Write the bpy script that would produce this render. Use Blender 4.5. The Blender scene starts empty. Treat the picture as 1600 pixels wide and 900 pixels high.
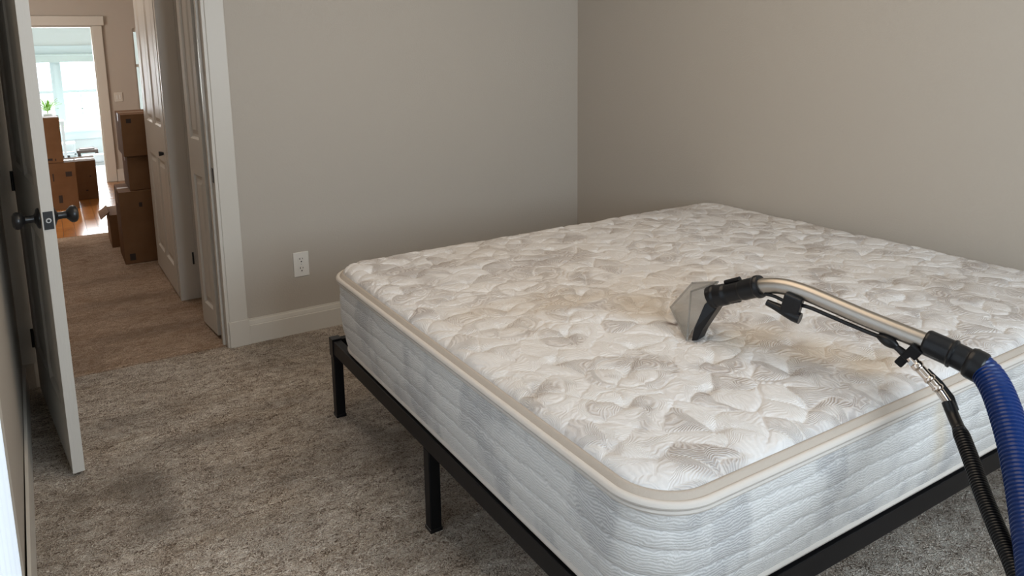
import bpy, bmesh, math, random
import numpy as np
from mathutils import Vector, Matrix
random.seed(4); RNG = np.random.RandomState(7)
C = bpy.context.scene.collection
sc = bpy.context.scene

# ------------------------------------------------------------ camera
cam = bpy.data.cameras.new('camera'); camo = bpy.data.objects.new('camera', cam); C.objects.link(camo)
cam.sensor_width = 36; cam.lens = 1162.25 / 1600 * 36
cam.shift_x = (800 - 774.36) / 1600; cam.shift_y = (271.6 - 450) / 1600
cam.clip_start = 0.02
RT = Vector((0.85667, -0.51557, -0.01732)); DN = Vector((-0.10196, -0.13632, -0.98540)); FW = Vector((0.50568, 0.84594, -0.16935))
m = Matrix((RT, -DN, -FW)).transposed().to_4x4(); m.translation = (0, 0, 1.4)
camo.matrix_world = m
sc.camera = camo

# ------------------------------------------------------------ view, world, light
sc.view_settings.view_transform = 'Standard'; sc.view_settings.look = 'None'
sc.view_settings.gamma = 1; sc.view_settings.use_curve_mapping = False
sc.view_settings.exposure = 0.62
w = bpy.data.worlds.new('sky'); sc.world = w; w.use_nodes = True
bg = w.node_tree.nodes['Background']; bg.inputs[0].default_value = (0.80, 0.92, 1.0, 1); bg.inputs[1].default_value = 2.6

def area(name, loc, target, sx, sy, power, col):
    l = bpy.data.lights.new(name, 'AREA'); l.shape = 'RECTANGLE'; l.size = sx; l.size_y = sy
    l.energy = power; l.color = col
    o = bpy.data.objects.new(name, l); C.objects.link(o); o.location = loc
    o.rotation_euler = (Vector(target) - Vector(loc)).to_track_quat('-Z', 'Y').to_euler()
    return o
area('window_daylight', (1.40, -1.28, 1.52), (2.0, 1.0, 0.95), 1.75, 1.20, 33, (0.72, 0.86, 1.0))
area('bedroom_ceiling_fill', (1.2, 1.7, 2.40), (1.2, 1.7, 0), 1.6, 1.6, 11, (1.0, 0.80, 0.59))  # added unseen fill standing in for the bedroom's warm ambient light
area('far_window_daylight', (0.3, 11.12, 0.95), (0.3, 8.5, 0.6), 1.2, 1.1, 58, (0.93, 0.98, 1.0))
area('hall_ceiling_fill', (.10, 5.0, 2.40), (.10, 5.0, 0), 0.5, 1.2, 6.5, (1.0, 0.88, 0.78))  # added unseen fill that brightens the hall and its doors
area('living_window_daylight', (-1.66, 7.3, 1.3), (0.5, 6.4, 0.7), 1.2, 1.2, 22, (1.0, 0.88, 0.76))

# ------------------------------------------------------------ helpers
def mat(name, base=(0.8, 0.8, 0.8), rough=0.5, metal=0.0, spec=0.5, **kw):
    m = bpy.data.materials.new(name); m.use_nodes = True
    b = m.node_tree.nodes['Principled BSDF']
    b.inputs['Base Color'].default_value = (*base, 1); b.inputs['Roughness'].default_value = rough
    b.inputs['Metallic'].default_value = metal; b.inputs['Specular IOR Level'].default_value = spec
    for k, v in kw.items(): b.inputs[k.replace('_', ' ')].default_value = v
    return m
def N(m, t, **kw):
    n = m.node_tree.nodes.new(t)
    for k, v in kw.items(): setattr(n, k, v)
    return n
def L(m, a, b): m.node_tree.links.new(a, b)
def bsdf(m): return m.node_tree.nodes['Principled BSDF']
def noise_of(m, scale, detail=3, rough=0.5, obj=True, stretch=None):
    tc = N(m, 'ShaderNodeTexCoord'); n = N(m, 'ShaderNodeTexNoise')
    n.inputs['Scale'].default_value = scale; n.inputs['Detail'].default_value = detail; n.inputs['Roughness'].default_value = rough
    src = tc.outputs['Object' if obj else 'Generated']
    if stretch:
        mp = N(m, 'ShaderNodeMapping'); mp.inputs['Scale'].default_value = stretch; L(m, src, mp.inputs['Vector']); src = mp.outputs[0]
    L(m, src, n.inputs['Vector'])
    return n
def ramp(m, fac, stops):
    r = N(m, 'ShaderNodeValToRGB'); e = r.color_ramp.elements
    while len(e) < len(stops): e.new(0.5)
    for i, (p, c) in enumerate(stops): e[i].position = p; e[i].color = (*c, 1)
    L(m, fac, r.inputs[0]); return r.outputs[0]
def bump(m, h, strength=0.3, dist=0.01, prev=None):
    b = N(m, 'ShaderNodeBump'); b.inputs['Strength'].default_value = strength; b.inputs['Distance'].default_value = dist
    L(m, h, b.inputs['Height'])
    if prev: L(m, prev, b.inputs['Normal'])
    L(m, b.outputs[0], bsdf(m).inputs['Normal']); return b.outputs[0]
def mixc(m, fac, a, b):
    x = N(m, 'ShaderNodeMix', data_type='RGBA')
    if isinstance(fac, float): x.inputs[0].default_value = fac
    else: L(m, fac, x.inputs[0])
    for s, v in ((6, a), (7, b)):
        if isinstance(v, tuple): x.inputs[s].default_value = (*v, 1)
        else: L(m, v, x.inputs[s])
    return x.outputs[2]
def attr(m, name):
    a = N(m, 'ShaderNodeAttribute', attribute_name=name); return a.outputs['Fac']
def math_(m, op, a, b=None, c=None):
    n = N(m, 'ShaderNodeMath', operation=op)
    for i, v in enumerate((a, b, c)):
        if v is None: continue
        if isinstance(v, (int, float)): n.inputs[i].default_value = v
        else: L(m, v, n.inputs[i])
    return n.outputs[0]

def link(name, me, m=None, parent=None):
    o = bpy.data.objects.new(name, me); C.objects.link(o)
    if m is not None: me.materials.append(m)
    if parent is not None: o.parent = parent
    return o
def from_bm(name, bm, m, parent=None, smooth=False, bevel=0):
    me = bpy.data.meshes.new(name)
    bmesh.ops.recalc_face_normals(bm, faces=bm.faces)
    bm.to_mesh(me); bm.free()
    if smooth:
        for p in me.polygons: p.use_smooth = True
    o = link(name, me, m, parent)
    if bevel:
        b = o.modifiers.new('bevel', 'BEVEL'); b.width = bevel; b.segments = 2; b.limit_method = 'ANGLE'
    if smooth:
        try: me.set_sharp_from_angle(angle=math.radians(38))
        except Exception: pass
    return o
def add_box(bm, a, b, rot=None, org=(0, 0, 0)):
    vs = [Vector((x, y, z)) for x in (a[0], b[0]) for y in (a[1], b[1]) for z in (a[2], b[2])]
    if rot is not None: vs = [rot @ v + Vector(org) for v in vs]
    v = [bm.verts.new(p) for p in vs]
    for f in ((0, 1, 3, 2), (4, 6, 7, 5), (0, 4, 5, 1), (2, 3, 7, 6), (0, 2, 6, 4), (1, 5, 7, 3)): bm.faces.new([v[i] for i in f])
def box(name, a, b, m, parent=None, bevel=0):
    bm = bmesh.new(); add_box(bm, a, b); return from_bm(name, bm, m, parent, bevel=bevel)
def boxes(name, lst, m, parent=None, bevel=0):
    bm = bmesh.new()
    for a, b in lst: add_box(bm, a, b)
    return from_bm(name, bm, m, parent, bevel=bevel)
def prism(bm, pts_a, pts_b):
    a = [bm.verts.new(p) for p in pts_a]; b = [bm.verts.new(p) for p in pts_b]; n = len(a)
    bm.faces.new(a[::-1]); bm.faces.new(b)
    for i in range(n): bm.faces.new([a[i], a[(i + 1) % n], b[(i + 1) % n], b[i]])
def cr(pts, n):
    """Catmull-Rom through points (any dimension), n samples per span."""
    P = np.array(pts, float); P = np.vstack([2 * P[0] - P[1], P, 2 * P[-1] - P[-2]]); out = []
    for i in range(1, len(P) - 2):
        for k in range(n):
            t = k / n; a, b, c, d = P[i - 1], P[i], P[i + 1], P[i + 2]
            out.append(0.5 * (2 * b + (c - a) * t + (2 * a - 5 * b + 4 * c - d) * t * t + (3 * b - a - 3 * c + d) * t ** 3))
    out.append(P[-2]); return np.array(out)
def resample(P, step):
    d = np.r_[0, np.cumsum(np.linalg.norm(np.diff(P, axis=0), axis=1))]
    s = np.linspace(0, d[-1], max(2, int(d[-1] / step)))
    return np.stack([np.interp(s, d, P[:, k]) for k in range(3)], 1), s
def tube_bm(bm, P, R, seg=16, caps=True):
    P = [Vector(p) for p in P]; n = len(P)
    if not hasattr(R, '__len__'): R = [R] * n
    T = [(P[min(i + 1, n - 1)] - P[max(i - 1, 0)]).normalized() for i in range(n)]
    u = T[0].orthogonal().normalized(); rings = []
    for i in range(n):
        u = (u - T[i] * u.dot(T[i])).normalized(); v = T[i].cross(u)
        rings.append([bm.verts.new(P[i] + (u * math.cos(2 * math.pi * k / seg) + v * math.sin(2 * math.pi * k / seg)) * R[i]) for k in range(seg)])
    for a, b in zip(rings, rings[1:]):
        for k in range(seg): bm.faces.new([a[k], a[(k + 1) % seg], b[(k + 1) % seg], b[k]])
    if caps: bm.faces.new(rings[0][::-1]); bm.faces.new(rings[-1])
def tube(name, P, R, m, parent=None, seg=16):
    bm = bmesh.new(); tube_bm(bm, P, R, seg); return from_bm(name, bm, m, parent, smooth=True)
def grid_mesh(name, P, m, parent=None, wrap=False, attrs=None, smooth=True):
    """P: (rows, cols, 3) array -> quad mesh; wrap joins the last column to the first."""
    r, c = P.shape[:2]; idx = np.arange(r * c).reshape(r, c)
    i2 = np.hstack([idx, idx[:, :1]]) if wrap else idx
    F = np.stack([i2[:-1, :-1], i2[:-1, 1:], i2[1:, 1:], i2[1:, :-1]], -1).reshape(-1, 4)
    me = bpy.data.meshes.new(name); me.vertices.add(r * c); me.vertices.foreach_set('co', P.reshape(-1).astype(np.float32))
    me.loops.add(len(F) * 4); me.loops.foreach_set('vertex_index', F.reshape(-1).astype(np.int32))
    me.polygons.add(len(F)); me.polygons.foreach_set('loop_start', np.arange(0, len(F) * 4, 4, dtype=np.int32))
    me.update(calc_edges=True); me.validate()
    if smooth: me.polygons.foreach_set('use_smooth', np.ones(len(me.polygons), bool))
    for k, v in (attrs or {}).items():
        a = me.attributes.new(k, 'FLOAT', 'POINT'); a.data.foreach_set('value', v.reshape(-1).astype(np.float32))
    return link(name, me, m, parent)
def tag(o, label=None, cat=None, group=None, kind=None):
    if label: o['label'] = label
    if cat: o['category'] = cat
    if group: o['group'] = group
    if kind: o['kind'] = kind
    return o
def thing(name, loc, label, cat, group=None):
    o = bpy.data.objects.new(name, None); C.objects.link(o); o.location = loc; o.empty_display_size = 0.1
    return tag(o, label, cat, group)
def reparent(o, root):
    o.parent = root; o.matrix_parent_inverse = Matrix.Translation(-Vector(root.location))
    return o
def st(o, label=None, cat=None): return tag(o, label, cat, kind='structure')

def vnoise(x, y, seed=0):
    """smooth value noise in numpy, about -1..1"""
    r = np.random.RandomState(seed).rand(64, 64)
    xi = np.floor(x).astype(int); yi = np.floor(y).astype(int); fx = x - xi; fy = y - yi
    fx = fx * fx * (3 - 2 * fx); fy = fy * fy * (3 - 2 * fy)
    g = lambda a, b: r[a % 64, b % 64]
    v = (g(xi, yi) * (1 - fx) + g(xi + 1, yi) * fx) * (1 - fy) + (g(xi, yi + 1) * (1 - fx) + g(xi + 1, yi + 1) * fx) * fy
    return v * 2 - 1
def fbm(x, y, seed=0, o=4):
    return sum(vnoise(x * 2 ** k, y * 2 ** k, seed + k) * 0.5 ** k for k in range(o)) / 1.6

# ------------------------------------------------------------ materials
def paint(name, col, rough=0.55, tex=0.12, scale=190):
    m = mat(name, col, rough, spec=0.35)
    n = noise_of(m, scale, 2); bump(m, n.outputs[0], tex, 0.004)
    return m
M_wall = paint('wall_paint', (0.450, 0.400, 0.342), 0.55, 0.22, 130)
M_hallwall = paint('hall_paint', (0.50, 0.43, 0.36), 0.6)
M_sunwall = paint('sunroom_paint', (0.66, 0.70, 0.69), 0.6)
M_trim = paint('trim_paint', (0.60, 0.56, 0.50), 0.36, 0.06, 60)
M_farthrim = paint('far_trim_paint', (0.66, 0.60, 0.52), 0.45, 0.05, 60)
M_door = mat('door_paint', (0.60, 0.57, 0.52), 0.46)
n_ = noise_of(M_door, 30, 3, 0.6, stretch=(5, 5, 0.5)); bump(M_door, n_.outputs[0], 0.10, 0.004)
M_ceil = paint('ceiling_paint', (0.78, 0.77, 0.74), 0.7)
M_black = mat('black_hardware', (0.012, 0.012, 0.013), 0.32)
M_steel = mat('bed_steel', (0.005, 0.005, 0.006), 0.42, spec=0.22)
n_ = noise_of(M_steel, 260, 2); bump(M_steel, n_.outputs[0], 0.08, 0.002)

def carpet(name, c1, c2, dark):
    m = mat(name, c1, 0.95, spec=0.05)
    n1 = noise_of(m, 70, 2, 0.5); n1.inputs['Distortion'].default_value = 3.2
    n2 = noise_of(m, 230, 2, 0.6); n2.inputs['Distortion'].default_value = 0.8
    n4 = noise_of(m, 21, 3, 0.6, stretch=(0.8, 1.5, 1)); n4.inputs['Distortion'].default_value = 1.0
    n3 = noise_of(m, 3.6, 4, 0.62, stretch=(0.7, 1.6, 1))
    h1 = math_(m, 'MULTIPLY_ADD', n4.outputs[0], 0.45, math_(m, 'MULTIPLY', n1.outputs[0], 0.85))
    base = ramp(m, h1, [(0.48, dark), (0.63, c1), (0.80, c2)])
    fine = ramp(m, n2.outputs[0], [(0.3, (0.80, 0.79, 0.78)), (0.7, (1.0, 1.0, 1.0))])
    mul = N(m, 'ShaderNodeMix', data_type='RGBA', blend_type='MULTIPLY'); mul.inputs[0].default_value = 0.8
    L(m, base, mul.inputs[6]); L(m, fine, mul.inputs[7])
    mott = ramp(m, n3.outputs[0], [(0.34, (0.80, 0.755, 0.70)), (0.56, (1, 1, 1))])
    mul2 = N(m, 'ShaderNodeMix', data_type='RGBA', blend_type='MULTIPLY'); mul2.inputs[0].default_value = 0.8
    L(m, mul.outputs[2], mul2.inputs[6]); L(m, mott, mul2.inputs[7])
    out = mixc(m, math_(m, 'MULTIPLY', attr(m, 'wear'), 0.92), mul2.outputs[2], tuple(c * 0.30 for c in c1))
    L(m, out, bsdf(m).inputs['Base Color'])
    b1 = bump(m, n4.outputs[0], 0.8, 0.030); b2 = bump(m, n1.outputs[0], 1.0, 0.018, b1); bump(m, n2.outputs[0], 0.6, 0.005, b2)
    return m
M_carpet = carpet('carpet_pile', (0.68, 0.57, 0.47), (1.0, 0.92, 0.82), (0.20, 0.15, 0.115))
M_carpet2 = carpet('hall_carpet_pile', (0.60, 0.43, 0.31), (0.80, 0.62, 0.48), (0.38, 0.26, 0.18))

M_wood = mat('oak_floor', (0.34, 0.13, 0.035), 0.22)
n_ = noise_of(M_wood, 9, 5, 0.6, stretch=(1, 12, 1))
oi = N(M_wood, 'ShaderNodeObjectInfo'); mx = math_(M_wood, 'MULTIPLY_ADD', oi.outputs['Random'], 0.35, -0.17)
L(M_wood, ramp(M_wood, math_(M_wood, 'ADD', n_.outputs[0], mx), [(0.25, (0.20, 0.065, 0.015)), (0.5, (0.36, 0.135, 0.035)), (0.75, (0.50, 0.21, 0.06))]), bsdf(M_wood).inputs['Base Color'])
M_sunfloor = mat('sunroom_floor_finish', (0.66, 0.70, 0.74), 0.35)

M_card = mat('cardboard', (0.30, 0.155, 0.075), 0.85, spec=0.15)
n_ = noise_of(M_card, 5, 3, 0.6)
L(M_card, ramp(M_card, n_.outputs[0], [(0.3, (0.145, 0.072, 0.032)), (0.7, (0.185, 0.098, 0.048))]), bsdf(M_card).inputs['Base Color'])
M_ink = mat('carton_print', (0.03, 0.018, 0.012), 0.8)
M_tape = mat('carton_tape', (0.30, 0.19, 0.11), 0.4)

# mattress cloths
M_quilt = mat('quilted_damask', (0.8, 0.78, 0.75), 0.72, spec=0.25)
ph = attr(M_quilt, 'phase'); tone = attr(M_quilt, 'tone'); tan_f = attr(M_quilt, 'tan_tint'); dark_spot = attr(M_quilt, 'dark_spot')
nz = noise_of(M_quilt, 24, 3, 0.55); nz2 = noise_of(M_quilt, 420, 2, 0.6)
phn = math_(M_quilt, 'MULTIPLY_ADD', nz.outputs[0], 15.0, ph)
rip = math_(M_quilt, 'SINE', phn)
ripc = math_(M_quilt, 'MULTIPLY_ADD', rip, 0.5, 0.5)
white = mixc(M_quilt, math_(M_quilt, 'MULTIPLY', ripc, 0.38), (0.655, 0.630, 0.610), (0.545, 0.522, 0.505))
grey = mixc(M_quilt, ripc, (0.375, 0.335, 0.312), (0.545, 0.505, 0.475))
c0 = mixc(M_quilt, tone, white, grey)
c1 = mixc(M_quilt, tan_f, c0, (0.52, 0.425, 0.32))
c2 = mixc(M_quilt, dark_spot, c1, (0.09, 0.05, 0.035))
L(M_quilt, c2, bsdf(M_quilt).inputs['Base Color'])
hh = math_(M_quilt, 'MULTIPLY', rip, math_(M_quilt, 'MULTIPLY_ADD', tone, 0.7, 0.35))
b_ = bump(M_quilt, hh, 0.6, 0.0013); bump(M_quilt, nz2.outputs[0], 0.25, 0.0015, b_)
M_side = mat('side_damask', (0.6, 0.6, 0.6), 0.75, spec=0.25)
ph = attr(M_side, 'phase'); tone = attr(M_side, 'tone'); tan_f = attr(M_side, 'tan_tint')
nz = noise_of(M_side, 17, 4, 0.6); nz.inputs['Distortion'].default_value = 0.4
rip = math_(M_side, 'SINE', math_(M_side, 'MULTIPLY_ADD', nz.outputs[0], 34.0, ph))
ripc = math_(M_side, 'MULTIPLY_ADD', rip, 0.5, 0.5)
ca = mixc(M_side, ripc, (0.55, 0.53, 0.505), (0.665, 0.645, 0.62))
cb = mixc(M_side, ripc, (0.375, 0.365, 0.36), (0.56, 0.545, 0.53))
cc = mixc(M_side, tone, ca, cb); cd = mixc(M_side, tan_f, cc, (0.56, 0.50, 0.42))
L(M_side, cd, bsdf(M_side).inputs['Base Color'])
bump(M_side, rip, 0.30, 0.0010)
M_cord = mat('piping_cloth', (0.565, 0.515, 0.465), 0.7, spec=0.2)
n_ = noise_of(M_cord, 400, 2); bump(M_cord, n_.outputs[0], 0.2, 0.002)
M_tapecl = mat('edge_tape_cloth', (0.42, 0.365, 0.31), 0.8, spec=0.2)
n_ = noise_of(M_tapecl, 300, 2); bump(M_tapecl, n_.outputs[0], 0.3, 0.002)

# tool
M_tube = mat('brushed_steel', (0.40, 0.365, 0.325), 0.33, 1.0)
n_ = noise_of(M_tube, 90, 2, stretch=(1, 1, 1)); bump(M_tube, n_.outputs[0], 0.03, 0.002)
M_chrome = mat('brass_chrome', (0.78, 0.68, 0.60), 0.16, 1.0)
M_rub = mat('black_plastic', (0.006, 0.006, 0.007), 0.30, spec=0.32)
M_hoseblk = mat('black_hose', (0.005, 0.005, 0.006), 0.33, spec=0.35)
M_blue = mat('blue_hose', (0.002, 0.020, 0.105), 0.28, spec=0.4)
M_clear = mat('smoky_clear_plastic', (0.44, 0.43, 0.40), 0.16, Transmission_Weight=0.6, IOR=1.25)
M_clear.node_tree.nodes['Principled BSDF'].inputs['Alpha'].default_value = 0.62
M_white = mat('white_plastic', (0.74, 0.71, 0.66), 0.35)
M_slot = mat('outlet_slot', (0.03, 0.028, 0.025), 0.6)
M_mark = mat('pale_marking', (0.55, 0.55, 0.55), 0.5)

# ------------------------------------------------------------ bedroom shell
def shell():
    ZC = 2.45; fy = -1.35
    # floor carpets: one fine grid each, with worn patches as an attribute
    def carp(name, x0, x1, y0, y1, m, spots, lab, step=0.03, outline=None):
        nx, ny = int((x1 - x0) / step) + 1, int((y1 - y0) / step) + 1
        X, Y = np.meshgrid(np.linspace(x0, x1, nx), np.linspace(y0, y1, ny))
        wv = np.zeros_like(X)
        q = fbm(X * 9, Y * 9, 3)
        for sx, sy, rx, ry, a in spots:
            d = np.sqrt(((X - sx) / rx) ** 2 + ((Y - sy) / ry) ** 2) + 0.45 * q
            wv = np.maximum(wv, a * np.clip(1.35 - d, 0, 1) ** 0.8)
        wv = np.maximum(wv, np.clip(fbm(X * 2.2, Y * 3.4, 11) * 1.2 - 0.18, 0, 0.25))
        Z = 0.0025 * fbm(X * 6, Y * 14, 5)
        return st(grid_mesh(name, np.stack([X, Y, Z], -1), m, attrs={'wear': np.clip(wv, 0, 1)}), lab, 'carpet')
    carp('floor', -0.24, 3.1, fy, 3.58, M_carpet, [(0.13, 2.52, .10, .16, .75), (0.15, 2.30, .07, .13, .7), (-.04, 2.54, .07, .06, .5), (.55, 2.30, .05, .05, .7),
         (.14, 3.04, .14, .07, .5), (.36, 2.75, .22, .06, .5), (.38, 2.45, .15, .05, .35), (.69, 2.85, .12, .05, .4), (1.9, .62, .25, .08, .4), (1.45, .5, .1, .06, .4)],
         'beige looped bedroom carpet with brown worn patches')
    st(boxes('floor', [((-0.24, fy, -0.10), (3.1, 3.60, -0.012)), ((-0.35, 3.60, -0.10), (0.66, 6.5, -0.012))], M_carpet2), 'subfloor under the carpets', 'floor')
    carp('floor', -0.35, 0.66, 3.58, 6.50, M_carpet2, [(.3, 4.0, .3, .07, .4), (.3, 4.6, .3, .08, .45), (.2, 5.1, .25, .07, .35)], 'browner hallway carpet beyond the bedroom doorway')
    tag(box('carpet_seam', (-0.14, 3.585, -0.001), (0.605, 3.600, 0.005), M_carpet2), 'thin straight seam strip where bedroom carpet meets hallway carpet', 'seam strip')
    # walls
    bm = bmesh.new(); add_box(bm, (0.655, 3.56, -0.01), (3.0, 3.70, ZC)); add_box(bm, (-0.12, 3.56, 2.06), (0.655, 3.70, ZC)); add_box(bm, (-0.5, 3.56, -0.01), (-0.165, 3.70, ZC))
    st(from_bm('wall_back', bm, M_wall), 'greige bedroom wall with the outlet and the doorway', 'wall')
    bm = bmesh.new()   # right wall stands slightly out of square
    prism(bm, [(2.706, 3.565, -.01), (3.12, -1.5, -.01), (3.26, -1.5, -.01), (2.85, 3.565, -.01)], [(2.706, 3.565, ZC), (3.12, -1.5, ZC), (3.26, -1.5, ZC), (2.85, 3.565, ZC)])
    st(from_bm('wall_right', bm, M_wall), 'greige bedroom wall behind the far side of the bed', 'wall')
    bm = bmesh.new()
    prism(bm, [(-.205, 3.56, -.01), (-.158, 1.5, -.01), (-.158, fy, -.01), (-.31, fy, -.01), (-.36, 3.56, -.01)], [(-.205, 3.56, ZC), (-.158, 1.5, ZC), (-.158, fy, ZC), (-.31, fy, ZC), (-.36, 3.56, ZC)])
    st(from_bm('wall_left', bm, M_wall), 'greige bedroom wall close to the camera behind the open door', 'wall')
    bm = bmesh.new()   # front wall (behind the camera) with a window opening
    add_box(bm, (-.3, fy - .14, -.01), (.45, fy, ZC)); add_box(bm, (2.25, fy - .14, -.01), (3.2, fy, ZC))
    add_box(bm, (.45, fy - .14, -.01), (2.25, fy, .90)); add_box(bm, (.45, fy - .14, 2.17), (2.25, fy, ZC))
    st(from_bm('wall_front', bm, M_wall), 'bedroom wall behind the camera with its window', 'wall')
    boxes_ = [((.45, fy - .1, .90), (.50, fy, 2.17)), ((2.20, fy - .1, .90), (2.25, fy, 2.17)), ((.45, fy - .1, .90), (2.25, fy, .95)), ((.45, fy - .1, 2.12), (2.25, fy, 2.17)), ((1.325, fy - .1, .95), (1.375, fy - .08, 2.12)), ((.50, fy - .1, 1.51), (2.20, fy - .08, 1.55))]
    st(boxes('window_1', boxes_, M_trim), 'window behind the camera', 'window')
    st(boxes('ceiling', [((-.4, fy - .1, ZC), (3.3, 3.70, ZC + .1)), ((-.6, 3.70, ZC), (1.2, 6.5, ZC + .1))], M_ceil), 'plain ceiling', 'ceiling')
    # baseboard of the back wall: board plus moulded cap
    def baseboard(name, x0, x1, y, sgn=-1, m=M_trim, h=.122, lab='white moulded baseboard'):
        prof = [(0, 0), (.016, 0), (.016, h * .74), (.013, h * .76), (.013, h * .80), (.010, h * .92), (.005, h * .95), (.004, h), (0, h)]
        bm = bmesh.new(); prism(bm, [(x0, y + sgn * a, b) for a, b in prof], [(x1, y + sgn * a, b) for a, b in prof])
        return st(from_bm(name, bm, m), lab, 'baseboard')
    baseboard('baseboard_back', 0.715, 2.70, 3.56, lab='white moulded baseboard below the outlet')
    bm = bmesh.new(); prism(bm, [(-.205, 3.54, 0), (-.158, 1.80, 0), (-.146, 1.80, 0), (-.190, 3.54, 0)], [(-.205, 3.54, .118), (-.158, 1.80, .118), (-.150, 1.80, .118), (-.194, 3.54, .118)])
    st(from_bm('baseboard_left', bm, M_trim), 'baseboard of the left wall behind the open door', 'baseboard')
    # left wall: white casing round the added glowing panel
    st(boxes('trim_1', [((-.160, 1.715, .1), (-.150, 1.80, 2.1)), ((-.160, .30, .1), (-.150, .385, 2.1)), ((-.160, .30, 2.1), (-.150, 1.80, 2.2)), ((-.160, .30, .02), (-.150, 1.80, .1))], M_trim, bevel=.002), 'casing of the added glowing panel on the left wall near the camera', 'trim')
    # doorway casing and jambs of the bedroom doorway
    cas = [((.632, 3.540, 0), (.716, 3.56, 2.12)), ((-.150, 3.540, 2.055), (.632, 3.56, 2.14)), ((-.205, 3.545, .115), (-.150, 3.56, 2.055))]
    st(boxes('trim_2', cas, M_trim, bevel=.003), 'flat white casing around the bedroom doorway', 'trim')
    st(box('trim_3', (.628, 3.536, 0), (.722, 3.56, .128), M_trim, bevel=.002), 'plinth block at the foot of the doorway casing', 'trim')
    jb = [((.618, 3.545, 0), (.655, 3.70, 2.06)), ((.606, 3.600, 0), (.618, 3.635, 2.06)), ((-.165, 3.56, 0), (-.146, 3.70, 2.06)), ((-.165, 3.56, 2.035), (.655, 3.70, 2.06))]
    j = st(boxes('trim_4', jb, M_trim, bevel=.0015), 'white door jamb with its stop', 'trim')
    box('strike_plate', (.6155, 3.560, .80), (.6185, 3.592, .868), M_black, j, bevel=.001)
    # living room beyond the hall: oak planks, walls, doorway, sunroom
    fl = st(box('floor', (-1.6, 6.50, -.10), (2.6, 9.12, -.012), M_sunfloor), 'orange oak plank floor of the living room', 'floor')
    base = None; k = 0
    for i in range(-18, 30):
        x0 = i * .083; off = RNG.rand() * .8
        y = 6.50 - off
        while y < 9.12:
            y1 = min(y + 1.1, 9.12); ya = max(y, 6.50)
            if y1 - ya > .05:
                if base is None or y1 - ya < 1.09:
                    o = box('plank', (0, 0, -.012), (.081, y1 - ya - .002, 0), M_wood, fl)
                    if y1 - ya >= 1.09: base = o
                else:
                    o = base.copy(); C.objects.link(o)
                o.location = (x0, ya, 0)
            y = y1 + .001
    zt = 1.68
    def hole(nm, y, t, x0, x1, z0, z1, xa, xb, zc, m, extra=None, lab=''):
        L_ = [((xa, y, -.01), (x0, y + t, zc)), ((x1, y, -.01), (xb, y + t, zc)), ((x0, y, z1), (x1, y + t, zc))]
        if z0 > 0: L_.append(((x0, y, -.01), (x1, y + t, z0)))
        return st(boxes(nm, L_, m), lab, 'wall')
    # hall walls
    st(box('wall_hall_right', (.66, 3.70, -.01), (.78, 6.5, ZC), M_hallwall), 'tan right-hand wall of the hallway', 'wall')
    st(box('wall_hall_left', (-.47, 3.70, -.01), (-.35, 6.5, ZC), M_hallwall), 'tan left-hand wall of the hallway', 'wall')
    # living room walls
    L_ = [((-1.6, 9.12, -.01), (-.40, 9.24, 2.4)), ((.479, 9.12, -.01), (.862, 9.24, 2.4)), ((1.5, 9.12, -.01), (2.6, 9.24, 2.4)), ((-.40, 9.12, zt), (.479, 9.24, 2.4)), ((.862, 9.12, -.01), (1.5, 9.24, .62)), ((.862, 9.12, 1.66), (1.5, 9.24, 2.4))]
    st(boxes('wall_living_back', L_, M_hallwall), 'tan living room wall around the bright far doorway', 'wall')
    st(boxes('window_3', [((.862, 9.13, .62), (.874, 9.2, 1.66)), ((1.46, 9.10, .62), (1.5, 9.2, 1.66)), ((.874, 9.14, 1.24), (1.46, 9.16, 1.27)), ((.874, 9.14, .62), (1.46, 9.16, .66)), ((.874, 9.14, 1.62), (1.46, 9.16, 1.66)), ((.862, 9.105, .58), (1.54, 9.12, .62))], M_farthrim), 'narrow sliver of bright window beside the hallway door', 'window')
    st(boxes('wall_living_side', [((2.6, 6.38, -.01), (2.72, 9.24, 2.4)), ((-1.84, 6.38, -.01), (-1.72, 6.7, 2.4)), ((-1.84, 7.9, -.01), (-1.72, 9.24, 2.4)), ((-1.84, 6.7, 1.95), (-1.72, 7.9, 2.4)), ((-1.84, 6.7, -.01), (-1.72, 7.9, .65)), ((-1.72, 9.12, -.01), (-1.6, 9.24, 2.4)),
         ((-1.72, 6.38, -.01), (-.35, 6.5, 2.4)), ((.78, 6.38, -.01), (2.6, 6.5, 2.4))], M_hallwall), 'tan side walls of the living room', 'wall')
    st(box('ceiling', (-1.72, 6.38, 2.4), (2.72, 9.24, 2.5), M_ceil), 'living room ceiling', 'ceiling')
    # far doorway casing (head sits proud over the sides)
    st(boxes('trim_5', [((.479, 9.095, 0), (.572, 9.12, 1.685)), ((-.49, 9.095, 0), (-.40, 9.12, 1.685)), ((-.52, 9.09, 1.69), (.595, 9.12, 1.785)), ((.468, 9.12, 0), (.479, 9.24, 1.68)), ((-.40, 9.12, 1.67), (.479, 9.24, 1.68))], M_farthrim, bevel=.003), 'flat white casing of the far doorway with a taller head board', 'trim')
    st(box('baseboard_living', (.575, 9.10, 0), (2.6, 9.12, .13), M_farthrim), 'baseboard beside the far doorway', 'baseboard')
    # sunroom
    st(box('floor', (-1.4, 9.12, -.10), (2.2, 11.35, .001), M_sunfloor), 'bright pale floor of the sunroom', 'floor')
    L_ = [((-1.4, 11.2, -.01), (-1.05, 11.32, 2.2)), ((.60, 11.2, -.01), (2.2, 11.32, 2.2)), ((-1.05, 11.2, -.01), (.60, 11.32, .40)), ((-1.05, 11.2, 1.40), (.60, 11.32, 2.2)), ((-1.52, 9.24, -.01), (-1.4, 11.32, 2.2)), ((2.2, 9.24, -.01), (2.32, 11.32, 2.2))]
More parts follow.
